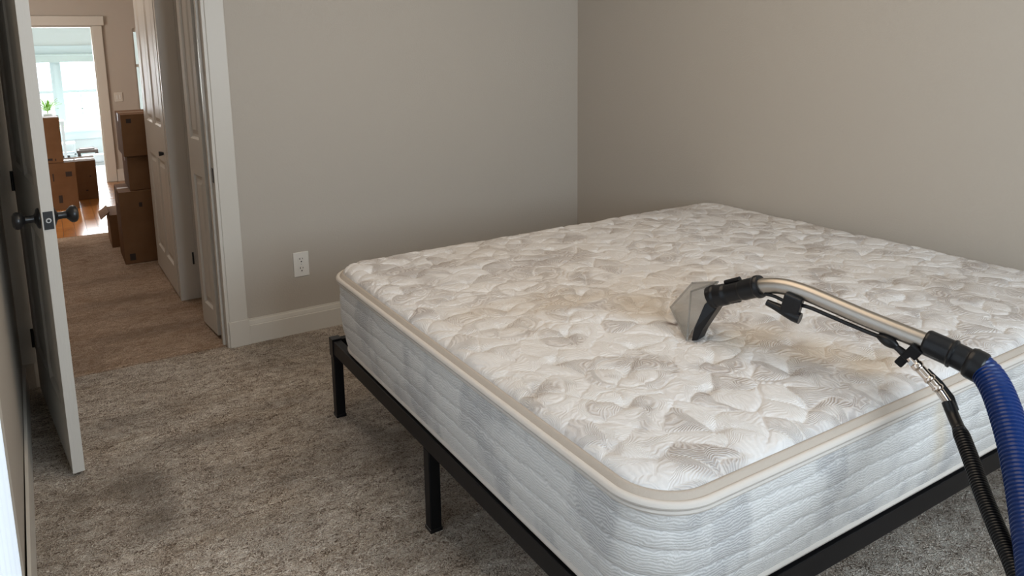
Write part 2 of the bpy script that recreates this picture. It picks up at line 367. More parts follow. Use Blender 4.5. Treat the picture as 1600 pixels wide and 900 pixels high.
    st(boxes('wall_sunroom', L_, M_sunwall), 'pale blue-green sunroom walls around the window', 'wall')
    st(box('ceiling', (-1.52, 9.24, 2.2), (2.32, 11.32, 2.3), M_sunwall), 'sunroom ceiling', 'ceiling')
shell()

# ------------------------------------------------------------ sunroom window
def far_window():
    y = 11.2; M_f = mat('window_frame_paint', (0.64, 0.74, 0.76), 0.4)
    w = st(boxes('window_2', [((-1.05, y - .02, .40), (.60, y, .435)), ((-1.10, y - .05, .385), (.66, y + .02, .41)), ((-1.08, y - .02, .285), (.64, y, .385)),
        ((-1.10, y - .02, 1.40), (.66, y, 1.50)), ((.575, y - .02, .41), (.64, y, 1.40)), ((-1.05, y - .02, 1.36), (.60, y, 1.40))], M_f, bevel=.002),
        'bright sash window of the sunroom seen through two doorways', 'window')
    for x0, x1 in ((.185, .575), (-.28, .065), (-.75, -.40)):
        boxes('window_frame', [((x0 - .035, y, .435), (x0, y + .04, 1.36)), ((x1, y, .435), (x1 + .035, y + .04, 1.36)), ((x0, y, .435), (x1, y + .04, .47)), ((x0, y, .895), (x1, y + .04, .93)), ((x0, y, 1.33), (x1, y + .04, 1.36))], M_f, w)
        boxes('muntin', [(((x0 + x1) / 2 - .006, y + .01, .47), ((x0 + x1) / 2 + .006, y + .03, .895)), ((x0, y + .01, .676), (x1, y + .03, .688))], M_f, w)
        g = mat('window_glass', (1, 1, 1), 0.02, Transmission_Weight=1.0, IOR=1.02)
        for z0, z1 in ((.47, .676), (.688, .895)):
            for xa, xb in ((x0, (x0 + x1) / 2 - .006), ((x0 + x1) / 2 + .006, x1)): box('pane', (xa, y + .018, z0), (xb, y + .022, z1), g, w)
        box('pane', (x0, y + .018, .93), (x1, y + .022, 1.33), g, w)
    box('mullion', (.10, y - .015, .435), (.15, y + .04, 1.36), M_f, w)
    sh = mat('shade_cloth', (0.60, 0.68, 0.66), 0.8)
    box('roller_shade', (-1.03, y - .045, 1.29), (.585, y - .04, 1.375), sh, w); 
    bm = bmesh.new(); tube_bm(bm, [(-1.03, y - .045, 1.385), (.585, y - .045, 1.385)], .014, 10); from_bm('shade_roller', bm, sh, w, smooth=True)
    # pale brick house outside, overexposed by the daylight
    M_b = mat('pale_brick', (0.55, 0.50, 0.48), 0.9)
    h = thing('brick_house', (1.4, 15.0, -.1), 'pale washed-out brick house seen through the right-hand sunroom panes', 'house')
    for r in range(9):
        for c in range(5):
            o = box('brick', (-.8 + c * .25 + (r % 2) * .12, 0, r * .11), (-.8 + c * .25 + (r % 2) * .12 + .235, .12, r * .11 + .095), M_b, h)
    box('wall', (-.85, .02, 0), (.6, .3, 1.0), M_white, h)
far_window()

# ------------------------------------------------------------ panelled doors
def panel_door(name, w_, h_, t, panels, m, knob=None, lab='', faces=(0, 1), latch=False, hinges=(), knob_x=None):
    """local frame: hinge edge at x=0, slab runs +x, thickness along y (0..t), z up."""
    root = bpy.data.objects.new(name, None); C.objects.link(root)
    st(root, lab, 'door')
    xs = sorted({0, w_} | {p[0] for p in panels} | {p[2] for p in panels}); zs = sorted({0.012, h_} | {p[1] for p in panels} | {p[3] for p in panels})
    bm = bmesh.new(); g = .012
    add_box(bm, (0, g, .012), (w_, t - g, h_))                       # core
    def inpanel(x, z): return any(p[0] < x < p[2] and p[1] < z < p[3] for p in panels)
    for xa, xb in zip(xs, xs[1:]):
        for za, zb in zip(zs, zs[1:]):
            if not inpanel((xa + xb) / 2, (za + zb) / 2):
                add_box(bm, (xa, 0, za), (xb, g, zb)); add_box(bm, (xa, t - g, za), (xb, t, zb))
    bmesh.ops.remove_doubles(bm, verts=bm.verts, dist=1e-5)
    from_bm('slab', bm, m, root)
    for p in panels:
        for s in (0, 1):
            def L4(i, d): 
                y = (g - d) if s == 0 else (t - g + d)
                return [(p[0] + i, y, p[1] + i), (p[2] - i, y, p[1] + i), (p[2] - i, y, p[3] - i), (p[0] + i, y, p[3] - i)]
            bm = bmesh.new(); rings = [[bm.verts.new(v) for v in L4(i, d)] for i, d in ((0, .0115), (.010, .003), (.022, .002), (.045, .0085))]
            for a, b in zip(rings, rings[1:]):
                for k in range(4): bm.faces.new([a[k], a[(k + 1) % 4], b[(k + 1) % 4], b[k]])
            bm.faces.new(rings[-1]); from_bm('panel', bm, m, root)
    if knob:
        for s in (-1, 1):
            y0 = 0 if s < 0 else t
            prof = [(0, .0), (.0, .034), (.004, .034), (.008, .030), (.011, .020), (.016, .0125), (.030, .0115), (.040, .013), (.047, .021), (.054, .0275), (.062, .0285), (.069, .026), (.074, .018), (.076, 0.0)]
            bm = bmesh.new(); sg = 8; pr = [prof[0]] + prof[1:]
            P = [(knob[0], y0 + s * a, knob[1]) for a, r in prof[1:]]; R = [max(r, .0005) for a, r in prof[1:]]
            seg = 20
            rings = []
            for (px_, py_, pz_), r, (a, _) in zip(P, R, prof[1:]):
                nseg_r = r
                rings.append([bm.verts.new((px_ + nseg_r * math.cos(2 * math.pi * k / seg) , py_, pz_ + nseg_r * math.sin(2 * math.pi * k / seg))) for k in range(seg)])
            for a, b in zip(rings, rings[1:]):
                for k in range(seg): bm.faces.new([a[k], a[(k + 1) % seg], b[(k + 1) % seg], b[k]])
            bm.faces.new(rings[0]); bm.faces.new(rings[-1])
            from_bm('door_knob', bm, M_black, root, smooth=True)
    if latch:
        lp = box('latch_plate', (w_ - .0005, t * .12, knob[1] - .029), (w_ + .0025, t * .88, knob[1] + .029), M_black, root, bevel=.0008)
        bm = bmesh.new(); tube_bm(bm, [(w_ + .0015, t / 2, knob[1]), (w_ + .006, t / 2, knob[1])], [.0085, .0075], 16); from_bm('latch_bolt', bm, M_mark, lp, smooth=True)
        bm = bmesh.new(); tube_bm(bm, [(w_ + .0055, t / 2, knob[1]), (w_ + .0075, t / 2, knob[1])], [.0045, .004], 12); from_bm('latch_core', bm, M_black, lp, smooth=True)
    for z in hinges:
        bm = bmesh.new(); tube_bm(bm, [(-.004, -.004, z - .04), (-.004, -.004, z + .04)], .0065, 10); add_box(bm, (-.004, -.0015, z - .04), (.022, .002, z + .04)); from_bm('hinge', bm, M_black, root)
    return root
# six-panel layout for the bedroom door
P6 = [(.11, .22, .385, .80), (.475, .22, .75, .80), (.11, .98, .385, 1.62), (.475, .98, .75, 1.62), (.11, 1.72, .385, 1.92), (.475, 1.72, .75, 1.92)]
P6 = [(a * .96, b, c * .96, d) for a, b, c, d in P6]
free = Vector((-.0545, 2.700)); hin = Vector((-.150, 3.520)); dv = free - hin
W = dv.length
door = panel_door('door_1', W, 2.03, .0355, P6, M_door, knob=(W - .060, .880), lab='white panelled bedroom door standing open with black knobs', latch=True, hinges=(.235, .90, 1.75))
ang = math.atan2(dv.y, dv.x)
door.location = (hin.x, hin.y, 0); door.rotation_euler = (0, 0, ang)   # slab faces: local y=0 faces ... the wall side

# hallway doors on the right
a = Vector((.533, 4.455)); b = Vector((.520, 5.27)); v = b - a
d2 = panel_door('door_2', v.length, 2.03, .035, [(.10, .17, .36, .78), (.44, .17, .70, .78), (.10, .98, .36, 1.90), (.44, .98, .70, 1.90)], M_door,
                lab='white panelled hallway closet door beside the box stack')
d2.location = (a.x + .0355, a.y, 0); d2.rotation_euler = (0, 0, math.atan2(v.y, v.x))
kb = bmesh.new(); tube_bm(kb, [(.10, .035, .832), (.10, .047, .832), (.10, .060, .832)], [.008, .012, .014], 12); from_bm('door_knob', kb, M_black, d2, smooth=True)
st(boxes('trim_6', [((.536, 4.405, 0), (.632, 4.452, 2.1)), ((.632, 4.405, 0), (.66, 4.46, 2.1))], M_trim, bevel=.002), 'white casing end beside the hallway closet door', 'trim')
box('hinge', (.613, 4.399, .205), (.622, 4.406, .275), M_black, bpy.data.objects['trim_6'])
a = Vector((.581, 3.965)); b = Vector((.604, 3.712)); v = b - a
d3 = panel_door('door_3', v.length, 2.03, .032, [(.05, .13, v.length - .05, .80), (.05, .98, v.length - .05, 1.90)], M_door, lab='narrow white panelled folding door just inside the hallway')
d3.location = (a.x, a.y, 0); d3.rotation_euler = (0, 0, math.atan2(v.y, v.x))
st(box('wall_closet_end', (.60, 5.275, -.01), (.66, 5.30, 2.1), M_door), 'closet end panel', 'wall')

# ------------------------------------------------------------ wall outlet and switch plate
o = thing('wall_outlet', (.994, 3.56, .351), 'white duplex electrical outlet on the back wall above the baseboard', 'outlet')
box('cover_plate', (-.0385, -.006, -.062), (.0385, 0, .062), M_white, o, bevel=.0025)
for dz in (.0235, -.0235):
    bm = bmesh.new(); tube_bm(bm, [(0, -.0055, dz), (0, -.0085, dz)], .0175, 24); s_ = from_bm('socket', bm, M_white, o, smooth=True)
    boxes('slot', [((-.0085, -.0092, dz + .001), (-.0055, -.0084, dz + .010)), ((.0055, -.0092, dz + .002), (.008, -.0084, dz + .009)), ((-.0028, -.0092, dz - .012), (.0028, -.0084, dz - .006))], M_slot, s_)
bm = bmesh.new(); tube_bm(bm, [(0, -.0058, 0), (0, -.0072, 0)], .003, 10); from_bm('screw', bm, M_mark, o)
o = thing('switch_plate', (.666, 9.12, .922), 'small pale switch plate beside the far doorway', 'switch')
box('cover_plate', (-.04, -.008, -.05), (.04, 0, .05), M_farthrim, o, bevel=.003); boxes('toggle', [((-.02, -.013, -.02), (-.008, -.008, .02)), ((.008, -.013, -.02), (.02, -.008, .02))], M_white, o)

# ------------------------------------------------------------ bed frame
def bed_frame():
    x0, x1, y0, y1 = .830, 2.70, .885, 2.640; zt, zb = .312, .258
    r = thing('bed_frame', (x0, y0, 0), 'black steel platform bed frame under the mattress', 'bed frame')
    def p(o): return reparent(o, r)
    t = .030
    p(box('side_rail', (x0, y0 + t, zb), (x0 + t, y1 - t, zt), M_steel, bevel=.002)); p(box('side_rail', (x1 - t, y0 + t, zb), (x1, y1 - t, zt), M_steel, bevel=.002))
    p(box('end_rail', (x0, y0, zb), (x1, y0 + t, zt), M_steel, bevel=.002)); p(box('end_rail', (x0, y1 - t, zb), (x1, y1, zt), M_steel, bevel=.002))
    p(box('centre_rail', (x0 + t, 1.74, zb), (x1 - t, 1.77, zt - .012), M_steel))
    for k in range(9): p(box('slat', (x0 + .12 + k * .20, y0 + t, zt - .012), (x0 + .15 + k * .20, y1 - t, zt - .002), M_steel))
    for (lx, ly) in ((x0, y1 - .034), (x0, 1.79), (x0, y0), (x1 - .034, y1 - .034), (x1 - .034, 1.79), (x1 - .034, y0), (2.05, 1.74), (2.05, y1 - .034)):
        l = p(box('leg', (lx - .001, ly - .001, .004), (lx + .035, ly + .035, zb + .002), M_steel, bevel=.003))
        f = box('foot_cap', (lx - .003, ly - .003, 0), (lx + .037, ly + .037, .012), M_rub, bevel=.002); f.parent = l
    for (cx, cy) in ((x0, y1), (x0, y0)):
        s = -1 if cy == y1 else 1
        p(box('corner_cap', (cx - .004, min(cy - s * .004, cy + s * .036), zb - .012), (cx + .034, max(cy - s * .004, cy + s * .036), zt + .006), M_rub, bevel=.002))
bed_frame()

# ------------------------------------------------------------ mattress
MX0, MX1, MY0, MY1 = .825, 2.765, .857, 2.555
def rrect(x0, x1, y0, y1, R, n_side, n_cor):
    """closed rounded rectangle; same point count whatever the size"""
    pts = []; nrm = []; cs = [(x1 - R, y0 + R, -90), (x1 - R, y1 - R, 0), (x0 + R, y1 - R, 90), (x0 + R, y0 + R, 180)]
    for i, (cx, cy, a0) in enumerate(cs):
        for k in range(n_cor):
            a = math.radians(a0 + 90 * k / n_cor); pts.append((cx + R * math.cos(a), cy + R * math.sin(a))); nrm.append((math.cos(a), math.sin(a)))
        nx_, ny_, _ = cs[(i + 1) % 4]; a = math.radians(a0 + 90)
        A = np.array((cx + R * math.cos(a), cy + R * math.sin(a))); B = np.array((nx_ + R * math.cos(a), ny_ + R * math.sin(a)))
        for k in range(n_side): pts.append(tuple(A + (B - A) * k / n_side)); nrm.append((math.cos(a), math.sin(a)))
    return np.array(pts), np.array(nrm)
def outline(off=0.0, t=1.0, ns=400, nc=60):
    """t=1 top outline, t=0 bottom outline (the sides lean in slightly at the foot)"""
    dx, dy = (1 - t) * .022, (1 - t) * .045
    return rrect(MX0 + dx - off, MX1 - dx + off, MY0 + dy - off, MY1 - (1 - t) * .0 + off, .115 + off + (1 - t) * .015, ns, nc)

def mattress():
    root = thing('mattress', (MX0, MY0, 0), 'thick white quilted mattress with cream piping on the black frame', 'mattress')
    def p(o): return reparent(o, root)
    ZB, ZT = .318, .600
    # --- side panel
    z = np.linspace(ZB + .012, ZT - .012, 92); ns, nc = 520, 84
    A, Nn = outline(0, 1, ns, nc); B, _ = outline(0, 0, ns, nc)
    seg = np.linalg.norm(np.roll(A, -1, 0) - A, axis=1); s = np.r_[0, np.cumsum(seg)[:-1]]
    T = ((z - ZB) / (ZT - ZB))[:, None]
    S, Zg = np.meshgrid(s, z)
    bulge = .016 * np.sin(np.pi * T[:, 0] ** .85)[:, None]
    lines = [.385, .438, .490, .540]; puff = np.ones_like(S) * 9
    for i, lz in enumerate(lines):
        wob = .004 * np.sin(S * 21 + i * 2) + .003 * vnoise(S * 16, S * 0 + i, 5)
        puff = np.minimum(puff, np.abs(Zg - (lz + wob)))
    quilt = .0042 * (1 - np.exp(-puff / .006))
    sc_ = vnoise(S * 26, Zg * 26, 21); quilt = quilt + .0007 * sc_ + .0008 * np.abs(vnoise(S * 60, Zg * 50, 8)) 
    off = bulge + quilt
    X = B[None, :, 0] * (1 - T) + A[None, :, 0] * T + Nn[None, :, 0] * off
    Y = B[None, :, 1] * (1 - T) + A[None, :, 1] * T + Nn[None, :, 1] * off
    tone = np.clip(fbm(S * 11, Zg * 6, 40) * 2.4 - .1, 0, 1) * .95
    tone = np.where(puff < .0022, np.maximum(tone, .5), tone)
    # tan streak below the valve and a few grey print patches on the front face
    fx = X; front = (Y < MY0 + .06)
    tan_tint = np.where(front, .95 * np.exp(-((fx - 1.70 - (.57 - Zg) * .25) / .028) ** 2) * np.clip((Zg - .34) / .1, 0, 1), 0)
    for px_, pz_, r in ((1.37, .40, .045), (1.40, .45, .03), (1.55, .47, .04), (1.88, .50, .03)):
        tone = np.maximum(tone, np.where(front, .9 * np.exp(-(((fx - px_) / r) ** 2 + ((Zg - pz_) / (r * 1.2)) ** 2)) * np.clip(.6 + sc_, 0, 1), 0))
    phase = Zg * 2 * math.pi / .0066
    p(grid_mesh('side_panel', np.stack([X, Y, Zg], -1), M_side, wrap=True, attrs={'phase': phase, 'tone': tone, 'tan_tint': np.clip(tan_tint, 0, 1)}))
    # --- cords: swept rings along the outline
    def cord(name, zc, r, off, t, m, squash=1.0, seg=10):
        O, Nv = outline(off, t, 160, 30)
        a = np.linspace(0, 2 * math.pi, seg, endpoint=False)
        P = np.stack([O[None, :, 0] + Nv[None, :, 0] * (r * squash * np.cos(a))[:, None], O[None, :, 1] + Nv[None, :, 1] * (r * squash * np.cos(a))[:, None], zc + (r * np.sin(a))[:, None] + 0 * O[None, :, 0]], -1)
        P = np.vstack([P, P[:1]])
        return p(grid_mesh(name, P, m, wrap=True))
    cord('piping', ZT - .005, .0088, .0095, 1, M_cord)
    cord('welt', ZT - .018, .0062, .008, 1, M_cord)
    cord('piping', ZB + .010, .0088, .006, .02, M_cord)
    cord('welt', ZB + .024, .0055, .003, .06, M_cord)
    # --- flat stitched edge tape between piping and quilt
    prof = [(.006, ZT + .001), (.002, ZT + .0045), (-.003, ZT + .0105), (-.0085, ZT + .0135), (-.0115, ZT + .009)]
    rows = []
    for o_, z_ in prof:
        O, _ = outline(o_, 1, 160, 30); rows.append(np.column_stack([O, np.full(len(O), z_)]))
    p(grid_mesh('edge_tape', np.array(rows), M_tapecl, wrap=True))
    # --- bottom cloth
    O, _ = outline(.004, 0, 40, 16); bm = bmesh.new(); bm.faces.new([bm.verts.new((a, b, ZB + .006)) for a, b in O]); p(from_bm('bottom_cloth', bm, M_cord))
    # --- quilted top
    ins = .0075; x0, x1, y0, y1 = MX0 + ins, MX1 - ins, MY0 + ins, MY1 - ins; R = .115 - ins; st_ = .0032
    nx, ny = int((x1 - x0) / st_) + 1, int((y1 - y0) / st_) + 1
    X, Y = np.meshgrid(np.linspace(x0, x1, nx), np.linspace(y0, y1, ny))
    cx = np.where(X < x0 + R, x0 + R, np.where(X > x1 - R, x1 - R, X)); cy = np.where(Y < y0 + R, y0 + R, np.where(Y > y1 - R, y1 - R, Y))
    A = (X - cx) / R; Bq = (Y - cy) / R
    Xm = cx + R * A * np.sqrt(1 - Bq * Bq / 2); Ym = cy + R * Bq * np.sqrt(1 - A * A / 2)
    dist = np.where((A != 0) & (Bq != 0), R - np.hypot(Xm - cx, Ym - cy), np.minimum.reduce([Xm - x0, x1 - Xm, Ym - y0, y1 - Ym]))
    dist = np.minimum(dist, np.minimum.reduce([Xm - x0, x1 - Xm, Ym - y0, y1 - Ym])); dist = np.clip(dist, 0, 9)
    t_ = np.clip(dist / .060, 0, 1); z = ZT + .009 + .022 * np.sqrt(1 - (1 - t_) ** 2) + .006 * np.clip(dist / .4, 0, 1)
    # quilting: a skewed lattice of tufts read off the cloth, petals between them
    o_ = np.array((1.107, 1.256)); va = np.array((.1165, .114)); vb = np.array((.110, -.156))
    Minv = np.linalg.inv(np.column_stack([va, vb]))
    wx = Xm + .012 * vnoise(Xm * 13, Ym * 13, 2) + .004 * vnoise(Xm * 40, Ym * 40, 3); wy = Ym + .012 * vnoise(Xm * 13 + 9, Ym * 13 + 4, 4) + .004 * vnoise(Xm * 40, Ym * 40, 6)
    la = Minv[0, 0] * (wx - o_[0]) + Minv[0, 1] * (wy - o_[1]); lb = Minv[1, 0] * (wx - o_[0]) + Minv[1, 1] * (wy - o_[1])
    ia, ib = np.round(la).astype(int), np.round(lb).astype(int)
    rj = np.random.RandomState(3); J = (rj.rand(80, 80, 3, 2) - .5); TN = rj.rand(80, 80, 8); SG = rj.rand(80, 80, 8)
    G1 = np.full(X.shape, 9.0); G2 = np.full(X.shape, 9.0); tx = np.zeros(X.shape); ty = np.zeros(X.shape); ka = np.zeros(X.shape, int); kb = np.zeros(X.shape, int)
    for da in (-1, 0, 1):
        for db in (-1, 0, 1):
            qa, qb = (ia + da) % 80, (ib + db) % 80
            ux = o_[0] + (ia + da) * va[0] + (ib + db) * vb[0] + J[qa, qb, 0, 0] * .024; uy = o_[1] + (ia + da) * va[1] + (ib + db) * vb[1] + J[qa, qb, 0, 1] * .024
            d = np.hypot(wx - ux, wy - uy); c = d < G1
            G2 = np.where(c, G1, np.minimum(G2, d)); G1 = np.where(c, d, G1); tx = np.where(c, ux, tx); ty = np.where(c, uy, ty); ka = np.where(c, qa, ka); kb = np.where(c, qb, kb)
    th = np.arctan2(wy - ty, wx - tx)
    # five petals round each tuft, seams curling outwards
    NP = 5
    curl = th + 6.5 * G1 * (J[ka, kb, 1, 0]) * 2 + .30 * vnoise(Xm * 17, Ym * 17, 9)
    u = (curl / (2 * math.pi) + SG[ka, kb, 0]) * NP; u = np.mod(u, NP); pi_ = np.floor(u).astype(int) % NP; fr = u - np.floor(u)
    jit = .18 * (SG[ka, kb, 1 + pi_] - .5)
    seam = np.abs(((u + .5) % 1) - .5) * (2 * math.pi / NP) * G1                     # distance to the nearest radial seam
    vor = (G2 - G1) * .5 + .5 * np.clip(.012 * vnoise(Xm * 11, Ym * 11, 71) + .004, 0, 1)
    scallop = .010 * np.cos((fr - .5) * math.pi)                                      # rounded petal ends
    out_ = np.abs(G1 - (.066 + scallop + .014 * (TN[ka, kb, pi_] - .5)))              # petal outline short of the next flower
    ring = np.where(SG[ka, kb, 6] > .35, out_, 1.0)
    ridge = np.minimum(np.minimum(seam, vor), ring)
    keep = np.clip(.45 + .95 * vnoise(Xm * 9, Ym * 9, 31), .12, 1)
    outer = G1 > (.066 + scallop + .014 * (TN[ka, kb, pi_] - .5))
    tn = np.where(outer & (SG[ka, kb, 6] > .35), .75 * TN[ka, kb, 7] + .25, TN[ka, kb, pi_])
    puff = .0042 * (1 - np.exp(-ridge / .0030)) * keep + .0036 * (1 - np.exp(-vor / .022)) + .0030 * (1 - np.exp(-seam / .018))
    puff = puff - .0110 * np.exp(-(G1 / .019) ** 2)
    puff = puff + .0016 * np.cos(th * 24 + 4 * vnoise(Xm * 10, Ym * 10, 9)) * np.exp(-((G1 - .026) / .013) ** 2) * np.clip(.5 + np.sin(th + 6 * TN[ka, kb, 0]), 0, 1)
    wr = vnoise(Xm * 19 + 3 * vnoise(Xm * 9, Ym * 9, 77), Ym * 19, 12)
    puff = puff + .0016 * np.exp(-np.abs(wr) / .06) * np.clip(vnoise(Xm * 7, Ym * 7, 90) + .3, 0, 1) + .0009 * fbm(Xm * 55, Ym * 55, 13)
    edge = np.clip(dist / .010, 0, 1)
    z = z + (puff - .004) * edge
    # the nozzle presses the cloth down a little
    seg_a = np.array((1.368, 1.329)); seg_b = np.array((1.495, 1.52)); ab = seg_b - seg_a
    tt = np.clip(((Xm - seg_a[0]) * ab[0] + (Ym - seg_a[1]) * ab[1]) / (ab @ ab), 0, 1)
    dn = np.hypot(Xm - seg_a[0] - tt * ab[0], Ym - seg_a[1] - tt * ab[1]); z = z - .012 * np.exp(-(dn / .035) ** 2)
    tone = np.where(tn > .58, np.clip((tn - .58) * 8, 0, 1), 0) * np.clip(ridge / .004, 0, 1) * .85
    tone = np.clip(tone * (.7 + .5 * fbm(Xm * 20, Ym * 20, 19)) + .85 * np.clip(fbm(Xm * 7 + .8 * vnoise(Xm * 5, Ym * 5, 8), Ym * 10, 17) * 2.6 - .25, 0, 1), 0, 1) * (1 - .9 * keep * np.exp(-(ridge / .0022) ** 2))  # grey faded out along creases, painting in their bright highlights
    q = fbm(Xm * 8, Ym * 8, 50)
    tan_tint = np.zeros_like(Xm)  # tan patches, a tan strip below the wand, faint tan along seams
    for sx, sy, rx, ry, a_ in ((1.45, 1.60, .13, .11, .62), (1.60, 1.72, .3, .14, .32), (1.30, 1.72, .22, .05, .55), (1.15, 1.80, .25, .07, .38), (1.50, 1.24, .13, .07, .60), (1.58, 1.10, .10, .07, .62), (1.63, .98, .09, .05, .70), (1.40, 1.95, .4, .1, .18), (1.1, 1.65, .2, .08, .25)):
        d = np.hypot((Xm - sx) / rx, (Ym - sy) / ry) + .35 * q; tan_tint = np.maximum(tan_tint, a_ * np.clip(1.5 - d, 0, 1))
    tan_tint = np.maximum(tan_tint, .16 * np.clip(fbm(Xm * 3, Ym * 3, 60) * 2 + .2, 0, 1)) + .10 * keep * np.exp(-ridge / .0013)
    d = np.hypot((Xm - 1.435) / .035, (Ym - 1.445) / .012) + .6 * q; dark_spot = .85 * np.clip(1.2 - d, 0, 1)  # small dark brown spot in the cloth beside the nozzle
    p(grid_mesh('quilted_top', np.stack([Xm, Ym, z], -1), M_quilt, attrs={'phase': (ridge * .7 + G1 * .45) * 2 * math.pi / .0040, 'tone': np.clip(tone, 0, 1), 'tan_tint': np.clip(tan_tint, 0, 1), 'dark_spot': np.clip(dark_spot, 0, 1)}))
mattress()

# ------------------------------------------------------------ upholstery cleaning wand
def wand():
    root = thing('extraction_wand', (1.40, 1.33, .637), 'steel upholstery cleaning wand with clear nozzle pressed on the mattress', 'cleaning wand')
    def p(o): return reparent(o, root)
    # clear fan nozzle: wide slot on the cloth, narrowing to the neck
    A = Vector((1.495, 1.520, .640)); B = Vector((1.370, 1.330, .634)); ridge_b = Vector((1.376, 1.322, .642))
    T1 = Vector((1.448, 1.392, .757)); R1 = Vector((1.418, 1.367, .746)); T2 = Vector((1.415, 1.273, .798)); Cc = Vector((1.411, 1.291, .747)); D = Vector((1.405, 1.302, .733)); E_ = Vector((1.386, 1.316, .668)); Bk = Vector((1.384, 1.312, .636))
    Ab = A + Vector((.018, -.012, .0)); T3 = Vector((1.452, 1.300, .775))
    bm = bmesh.new()
    v = {k: bm.verts.new(q) for k, q in dict(A=A, B=B, T1=T1, R1=R1, T2=T2, C=Cc, D=D, E=E_, Ab=Ab, T3=T3).items()}
    for f in (('A', 'B', 'R1', 'T1'), ('B', 'E', 'D', 'R1'), ('R1', 'D', 'C', 'T2'), ('T1', 'R1', 'T2'), ('T1', 'T2', 'T3'), ('A', 'T1', 'T3', 'Ab'), ('Ab', 'T3', 'C', 'D'), ('Ab', 'D', 'E', 'B'), ('T3', 'T2', 'C'), ('A', 'Ab', 'B')):
        bm.faces.new([v[k] for k in f])
    noz = p(from_bm('nozzle', bm, M_clear)); b = noz.modifiers.new('bevel', 'BEVEL'); b.width = .004; b.segments = 3
    # moulded ribs on the clear edges
    bm = bmesh.new()
    for a, b2 in ((A, T1), (B, R1), (A, B), (T1, T2), (R1, T2)): tube_bm(bm, [a, b2], .0026, 8)
    p(from_bm('nozzle_rib', bm, M_clear, smooth=True))
    # black rear blade
    bm = bmesh.new(); nrm = Vector((.018, .004, 0))
    outer = [Cc + Vector((.004, -.004, .006)), Vector((1.417, 1.268, .735)), Vector((1.410, 1.276, .716)), Vector((1.396, 1.300, .665)), Bk + Vector((.004, -.004, 0)), Bk + Vector((-.006, .006, -.002)), E_ + Vector((-.002, 0, 0)), D + Vector((-.001, 0, 0))]
    prism(bm, [q - nrm * .35 for q in outer], [q + nrm * 1.6 for q in outer]); p(from_bm('nozzle_back', bm, M_rub, bevel=.002))
    # grip / cuff body on the neck
    pts = [(1.4105, 1.2900, .7520), (1.4142, 1.2786, .7590), (1.4179, 1.2612, .7661), (1.4259, 1.2236, .7836), (1.4346, 1.1825, .8034), (1.4397, 1.1584, .8140)]
    c = cr(pts, 12); c, s = resample(c, .0022); n = len(s); f = s / s[-1]
    R = np.interp(f, [0, .10, .13, .30, .33, .36, .62, .64, .90, .92, .96, 1], [.029, .030, .0275, .0275, .0255, .0240, .0240, .0255, .0255, .0285, .0285, .0265])
    g = p(tube('neck_cuff', c, R, M_rub, seg=28))
    d_ = Vector(c[-1]) - Vector(c[-4]); d_.normalize()
    # locking tab and side lever on the cuff
    bm = bmesh.new(); tube_bm(bm, [(1.423, 1.238, .7545), (1.429, 1.212, .7655)], [.006, .006], 10); p(from_bm('latch_tab', bm, M_rub, smooth=True))
    bm = bmesh.new(); tube_bm(bm, [Vector((1.430, 1.262, .7965)), Vector((1.434, 1.220, .8165))], .0065, 10); p(from_bm('latch_tab', bm, M_rub, smooth=True))
    # steel tube
    pts = [(1.4346, 1.1825, .8034), (1.4397, 1.1584, .8140), (1.4464, 1.1269, .8222), (1.453, 1.096, .8255), (1.4595, 1.0656, .8240), (1.4658, 1.0359, .8198), (1.478, .9783, .8084), (1.4897, .9234, .7975), (1.5035, .8583, .7860), (1.5171, .7947, .7755), (1.524, .765, .769)]
    c = cr(pts, 10); c, s = resample(c, .006); p(tube('steel_tube', c, .0192, M_tube, seg=36))
    # end cuff in three steps
    pts = [(1.5150, .8030, .7775), (1.5268, .7488, .7654), (1.5319, .7250, .7590), (1.5378, .6973, .7504)]
    c = cr(pts, 14); c, s = resample(c, .002); f = s / s[-1]
    R = np.interp(f, [0, .02, .04, .44, .46, .50, .52, .72, .74, .80, .97, 1], [.0245, .0265, .0275, .0275, .0300, .0300, .0262, .0265, .0300, .0325, .0325, .0305])
    p(tube('hose_cuff', c, R, M_rub, seg=36))
    # solution line under the tube
    L1 = [(1.4327, 1.1427, .8002), (1.4376, 1.119, .8000), (1.4426, 1.0954, .7945), (1.448, 1.07, .791)]
    p(tube('solution_line', cr(L1, 8), .0042, M_rub, seg=10))
    L2 = [(1.4480, 1.066, .7930), (1.4512, 1.0544, .7940), (1.4568, 1.0279, .7925), (1.4718, .9566, .7790), (1.4830, .9080, .7700), (1.4885, .8720, .7660)]
    p(tube('solution_line', cr(L2, 8), .0046, M_rub, seg=10))
    # valve block clamped under the bend, with the lever sticking forward
    bm = bmesh.new()
    ax = Vector((.014, -.040, -.010)).normalized(); up = Vector((.0, -.24, .97)); up = (up - ax * up.dot(ax)).normalized(); sd = ax.cross(up)
    rot = Matrix((ax, up, sd)).transposed()
    add_box(bm, (-.022, -.028, -.013), (.020, .026, .013), rot, (1.4425, 1.071, .7915)); blk = p(from_bm('valve_block', bm, M_rub, bevel=.004))
    bm = bmesh.new(); tube_bm(bm, [(1.427, 1.131, .7835), (1.431, 1.118, .7800), (1.434, 1.104, .7770), (1.438, 1.088, .7720), (1.443, 1.066, .7660), (1.447, 1.052, .7630)], [.0080, .0090, .0105, .0120, .0140, .0135], 18)
    p(from_bm('trigger_lever', bm, M_rub, smooth=True))
    bm = bmesh.new(); tube_bm(bm, [(1.4330, 1.0690, .8000), (1.4300, 1.0680, .8002)], .0035, 10); p(from_bm('block_screw', bm, M_mark))
